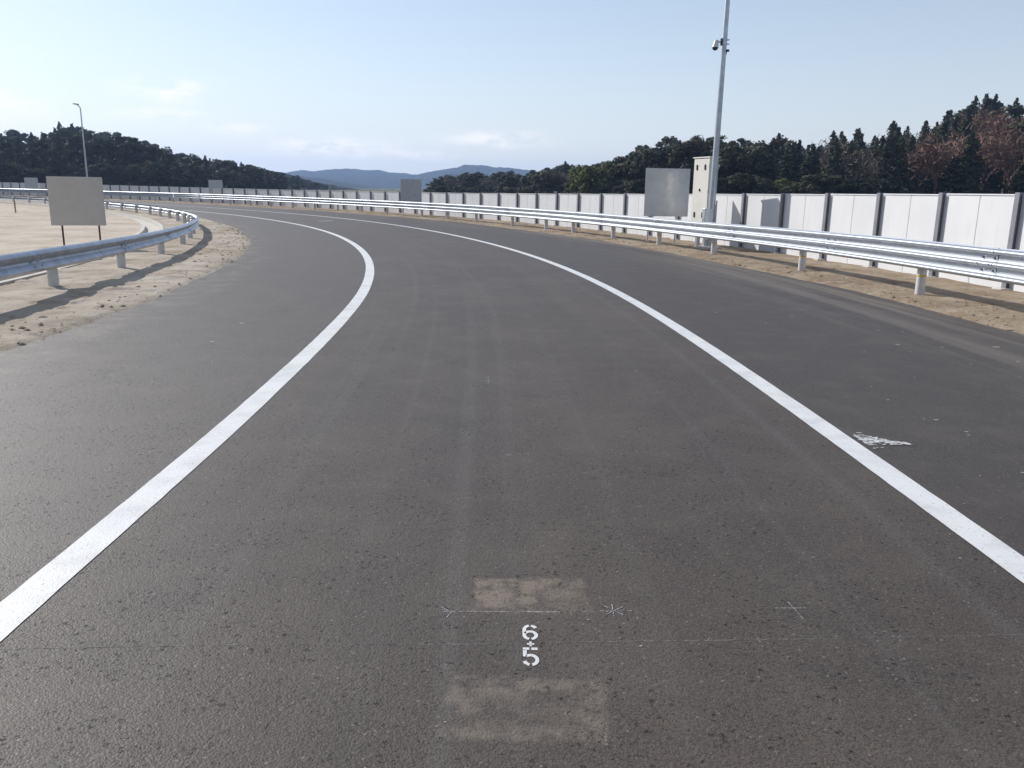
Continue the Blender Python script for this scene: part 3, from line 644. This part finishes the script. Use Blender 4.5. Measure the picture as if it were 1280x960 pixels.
# ---- tree kinds (shared meshes, seen from 150 m and more)
def leaf_quads(P, size, seed, up=.0, out=None, rnd=.55):
    r = np.random.default_rng(seed); n = len(P)
    nrm = P * [1, 1, .0] if out is None else out.copy(); nrm = nrm / (np.linalg.norm(nrm, axis=1, keepdims=True) + 1e-6); nrm[:, 2] += .35; nrm = nrm + r.normal(size=(n, 3)) * rnd; nrm /= np.linalg.norm(nrm, axis=1, keepdims=True)
    a = np.cross(nrm, r.normal(size=(n, 3))); a /= np.linalg.norm(a, axis=1, keepdims=True); b = np.cross(nrm, a)
    s = (size * (.6 + .8 * r.random((n, 1)))); a = a * s; b = b * s * (.4 + .4 * r.random((n, 1)))
    a[:, 2] -= up * s[:, 0]
    V = np.stack([P - a, P + b, P + a, P - b], 1).reshape(-1, 3); F = np.arange(4 * n).reshape(-1, 4); return V, F
def tubes(segs, n=5):
    V = []; F = []
    for (p, q, r0, r1) in segs:
        p, q = np.array(p, float), np.array(q, float); d = q - p; L = np.linalg.norm(d)
        if L < 1e-6: continue
        d /= L; u = np.cross(d, (0, 0, 1) if abs(d[2]) < .9 else (1, 0, 0)); u /= np.linalg.norm(u); w = np.cross(d, u); k = len(V)
        for c, r in ((p, r0), (q, r1)):
            for i in range(n): t = 6.2832 * i / n; V.append(tuple(c + (u * math.cos(t) + w * math.sin(t)) * r))
        F += [[k + i, k + (i + 1) % n, k + n + (i + 1) % n, k + n + i] for i in range(n)]
    return V, F
def trunk_mesh(H, r, segs=()):
    S_ = [((0, 0, -1), (0, 0, .5 * H), r * 1.15, r * .7), ((0, 0, .5 * H), (0, 0, .96 * H), r * .7, .03)] + list(segs); v, f = tubes(S_, 6); return pyd('trunk', v, f, True)
def make_cedar(seed, H=14., Rr=2.7, low=.06):
    r = np.random.default_rng(seed); P = []; segs = []; Q = []
    nb = 170; lean = r.normal(size=2) * .15
    for i in range(nb):
        t = low + (1 - low) * ((i + r.random()) / nb) ** .9; z = t * H; L = Rr * (1 - t) ** .85 * (.55 + .75 * r.random()) * (1 + .25 * math.sin(t * 17 + seed)) + .10; a = r.random() * 6.283
        drop = -.22 * L; k = int(6 + 30 * L / Rr); q = r.random(k) ** .55
        sd = .10 + .20 * (1 - t)
        c = np.stack([lean[0] * t + np.cos(a) * L * q, lean[1] * t + np.sin(a) * L * q, z + drop * q + .22 * L * q * q], 1); P.append(c + r.normal(size=(k, 3)) * [sd, sd, sd * .7]); Q.append(np.full(k, .42 - .22 * t))
        if i % 3 == 0: segs.append(((0, 0, z), (np.cos(a) * L * .8, np.sin(a) * L * .8, z + drop * .8), .05, .015))
    V, F = leaf_quads(np.concatenate(P), np.concatenate(Q)[:, None], seed + 1, .3); return trunk_mesh(H, .22, segs), pyd('crown', V, F)
def make_clump(seed, H, Rr, base, ncl, csz, leaf, per=150, flat=.6, gappy=.0):
    r = np.random.default_rng(seed); P = []; segs = []; Nn = []
    for i in range(ncl):
        a = r.random() * 6.283; t = base + (1 - base) * r.random() ** .8; rr = Rr * math.sqrt(max(.05, 1 - ((t - base) / (1 - base) * 1.06 - .35) ** 2 / .62)) * (.35 + .65 * r.random() ** .5)
        c = np.array([math.cos(a) * rr, math.sin(a) * rr, t * H - .3]); sz = csz * (.6 + .8 * r.random())
        d = r.normal(size=(per, 3)); d /= np.linalg.norm(d, axis=1, keepdims=True); P.append(c + d * (sz * r.random((per, 1)) ** .45) * [1, 1, flat]); Nn.append(d + .35 * np.array([math.cos(a), math.sin(a), .4]))
        segs.append(((0, 0, max(.15, t - .22) * H), tuple(c - [0, 0, .1]), .08, .02))
    V, F = leaf_quads(np.concatenate(P), leaf, seed + 1, 0., np.concatenate(Nn)); return trunk_mesh(H * .9, .2, segs), pyd('crown', V, F)
def make_bare(seed, H, Rr):
    r = np.random.default_rng(seed); segs = []; tips = []
    def grow(p, d, L, rad, lv):
        q = p + d * L; segs.append((p, q, rad, rad * .65))
        if lv == 0: tips.append((q, d)); return
        for _ in range(3 if lv > 1 else 4):
            e = d + r.normal(size=3) * .55; e[2] = abs(e[2]) * .8 + .15; e /= np.linalg.norm(e); grow(p + d * L * (.55 + .45 * r.random()), e, L * (.58 + .2 * r.random()), rad * .55, lv - 1)
    grow(np.array([0, 0, -.5]), np.array([0, 0, 1.]), H * .34, .16, 4)
    v, f = tubes(segs, 3); P = np.array([t[0] for t in tips]); P = np.repeat(P, 5, 0) + r.normal(size=(len(P) * 5, 3)) * .55
    # fine twigs
    n = len(P); a = r.normal(size=(n, 3)); a[:, 2] = np.abs(a[:, 2]); a /= np.linalg.norm(a, axis=1, keepdims=True); b = np.cross(a, r.normal(size=(n, 3))); b /= np.linalg.norm(b, axis=1, keepdims=True)
    V = np.stack([P - a * .45 - b * .06, P - a * .45 + b * .06, P + a * .45], 1).reshape(-1, 3); F = np.arange(3 * n).reshape(-1, 3)
    sc = H / max(V[:, 2].max(), 1); V = V * [Rr / 3, Rr / 3, sc]; v = (np.array(v) * [Rr / 3, Rr / 3, sc])
    return pyd('trunk', v, f), pyd('crown', V, F)
VAR = {}
def addvar(k, pair, leaf, bark, H):
    pair[0].materials.append(bark); pair[1].materials.append(leaf); VAR.setdefault(k, []).append((pair[0], pair[1], H))
for i in range(6): addvar('cedar', make_cedar(100 + i, 14, 2.9 + .22 * i, .04 + .03 * i), MT['cedar'], MT['bark'], 14)
for i in range(4): addvar('pine', make_clump(200 + i, 13, 2.9, .30, 34, .95, .30, 90, .55), MT['pine'], MT['bark'], 13)
for i in range(3): addvar('broad', make_clump(300 + i, 10, 3.4, .18, 30, 1.15, .34, 110, .8), MT['broad'], MT['bark'], 10)
for i in range(3): addvar('bare', make_bare(400 + i, 9, 3.2), MT['twig'], MT['twig'], 9)
for i in range(2): addvar('red', make_bare(500 + i, 9, 3.4), MT['redtwig'], MT['redtwig'], 9)
for i in range(2): addvar('bamboo', make_clump(600 + i, 6, 2.2, .05, 26, .7, .26, 120, 1.2), MT['bamboo'], MT['bark'], 6)
NAMES = dict(cedar='cedar_tree', pine='pine_tree', broad='evergreen_tree', bare='bare_tree', red='bare_tree', bamboo='bamboo_clump')
ZONES = [(95, 'in the forest left of the street lamp'), (265, 'in the forest right of the street lamp'), (450, 'on the slope down to the distant hills'), (695, 'in the low wood at mid picture'),
         (800, 'near the bamboo left of the board'), (905, 'behind the cabinet and camera pole'), (1050, 'in the wood right of the camera pole'), (1150, 'on the rising slope at right'), (9999, 'on the hill at the right edge')]
def LAB(k, px, t=None):
    where = next(z for m_, z in ZONES if px < m_)
    what = dict(cedar='pointed dark cedar', pine='clumpy dark pine', broad='rounded dark evergreen tree', bare='leafless grey brown tree', red='leafless reddish brown tree', bamboo='yellow green bamboo clump')[k]
    row = '' if t is None else (', low front edge' if t < 0 else (', front rows' if t < .45 else (', middle rows' if t < .9 else ', on the skyline')))
    return what + ' ' + where + row, what.split()[-1] + 's ' + where + row
CAT = dict(cedar='tree', pine='tree', broad='tree', bare='tree', red='tree', bamboo='bamboo')
def plant(k, px, Y, H, z=None, label=None, t=None):
    tr, cw, h0 = random.choice(VAR[k]); x = float(tanb(px) * Y); z = float(hill_z(px, Y)) if z is None else z; sc = H / h0
    o = empty(NAMES[k], (x, Y, z), random.random() * 6.28); wx = sc ** .6 * (random.uniform(.95, 1.25) if k == 'cedar' else random.uniform(1.0, 1.3)); o.scale = (wx, wx, sc)
    l, g = LAB(k, px, t); tag(o, label or l, CAT[k], g); link('trunk', tr, None, o); link('crown', cw, None, o)
def choose(px, t):
    r = random.random()
    if px < 120: return 'cedar' if r < .45 else 'pine'
    if px < 200: return 'pine' if r < .75 else 'cedar'
    if px < 400: return 'broad' if r < .45 else ('cedar' if r < .75 else 'pine')
    if px < 690: return 'broad' if r < .7 else ('pine' if r < .9 else 'bare')
    if px < 790: return 'bare' if (r < .55 and t < .9) else ('broad' if r < .8 else 'pine')
    if px < 940: return 'broad' if r < .6 else ('pine' if r < .9 else 'cedar')
    if px < 1140: return 'cedar' if r < .80 else ('broad' if r < .86 else 'bare')
    if t > .82: return 'cedar' if r < .8 else 'pine'
    return 'red' if r < .46 else ('broad' if r < .54 else 'cedar')
def rows(p0, p1, n, step, df=.64):
    for i in range(n):
        t = i / (n - 1); px = p0 + random.random() * 10
        while px < p1:
            D = float(np.interp(px, DRT[:, 0], DRT[:, 1])); Y = D * (df + (1 - df) * t) + random.uniform(-4, 4)
            nom = float(np.interp(px, HTT[:, 0], HTT[:, 1])); zt = float(zsky(px, Y)); zh = float(hill_z(px, Y))
            cap = zt - zh
            if t > .9: H = cap * random.uniform(.93, 1.04)
            else: H = min(nom * random.uniform(.72, 1.15), cap * random.uniform(.86, .97))
            if H > 2.5: plant(choose(px, t), px, Y, min(H, nom * 1.6), zh, None, t)
            px += step * random.uniform(.7, 1.3) * FPX / Y
rows(-45, 350, 6, 4.6)
rows(340, 412, 4, 6)
for i in range(60):                                         # undergrowth along the forest edge
    px = random.uniform(-40, 345); D = float(np.interp(px, DRT[:, 0], DRT[:, 1])); plant('broad', px, D * random.uniform(.6, .7), random.uniform(4, 7), t=-1)
rows(536, 700, 4, 4.2)
rows(692, 1325, 7, 3.9)
for i in range(70):
    px = random.uniform(536, 1080); D = float(np.interp(px, DRT[:, 0], DRT[:, 1])); plant('broad', px, D * random.uniform(.58, .68), random.uniform(2.5, 5) * (.55 if px < 700 else 1), t=-1)
for i in range(16): plant('bamboo', random.uniform(705, 768), random.uniform(150, 172), random.uniform(3.2, 6.6), -.4)
for i in range(5): plant('bamboo', random.uniform(945, 985), random.uniform(128, 138), random.uniform(3.0, 4.4), -.4)
for px, yt, lab in ((78, 154, 'pointed cedar topping the left forest, the one left of the lamp by a gap'), (92, 156, 'pointed cedar topping the left forest, close beside the lamp pole'), (702, 202, 'lone pointed cedar spire above the low wood at mid picture'),
                    (963, 168, 'pointed cedar spire just right of the camera pole skyline'), (1102, 153, 'tall cedar standing out halfway up the right skyline'), (1200, 123, 'leftmost of the three cedar tips crowning the right hill'), (1212, 121, 'middle of the three cedar tips crowning the right hill'),
                    (1222, 121, 'rightmost of the three cedar tips crowning the right hill'), (1167, 141, 'cedar on the step of the skyline left of the hill crown'), (1030, 165, 'left one of two cedars close together right of the camera pole'), (1062, 162, 'right one of two cedars close together right of the camera pole')):
    D = float(np.interp(px, DRT[:, 0], DRT[:, 1])) - 6; zt = CAMH + (yhor(px) - yt) * math.cos(PITCH) ** 2 * D / FPX; zh = float(hill_z(px, D)); plant('cedar', px, D, min(zt - zh, 19), zh, lab)
back_rise()

# ================================================================== air
hz = MB().box((0, 0, 52.5), (7500, 7500, 111)).build('haze', None)
hm = bpy.data.materials.new('haze_air'); hm.use_nodes = True; t = hm.node_tree; t.nodes.clear()
pv = t.nodes.new('ShaderNodeVolumePrincipled'); pv.inputs['Color'].default_value = (.42, .60, .95, 1); pv.inputs['Density'].default_value = .00021; pv.inputs['Anisotropy'].default_value = .35
om = t.nodes.new('ShaderNodeOutputMaterial'); t.links.new(pv.outputs[0], om.inputs['Volume']); hz.data.materials.clear(); hz.data.materials.append(hm); kind(hz, 'stuff')
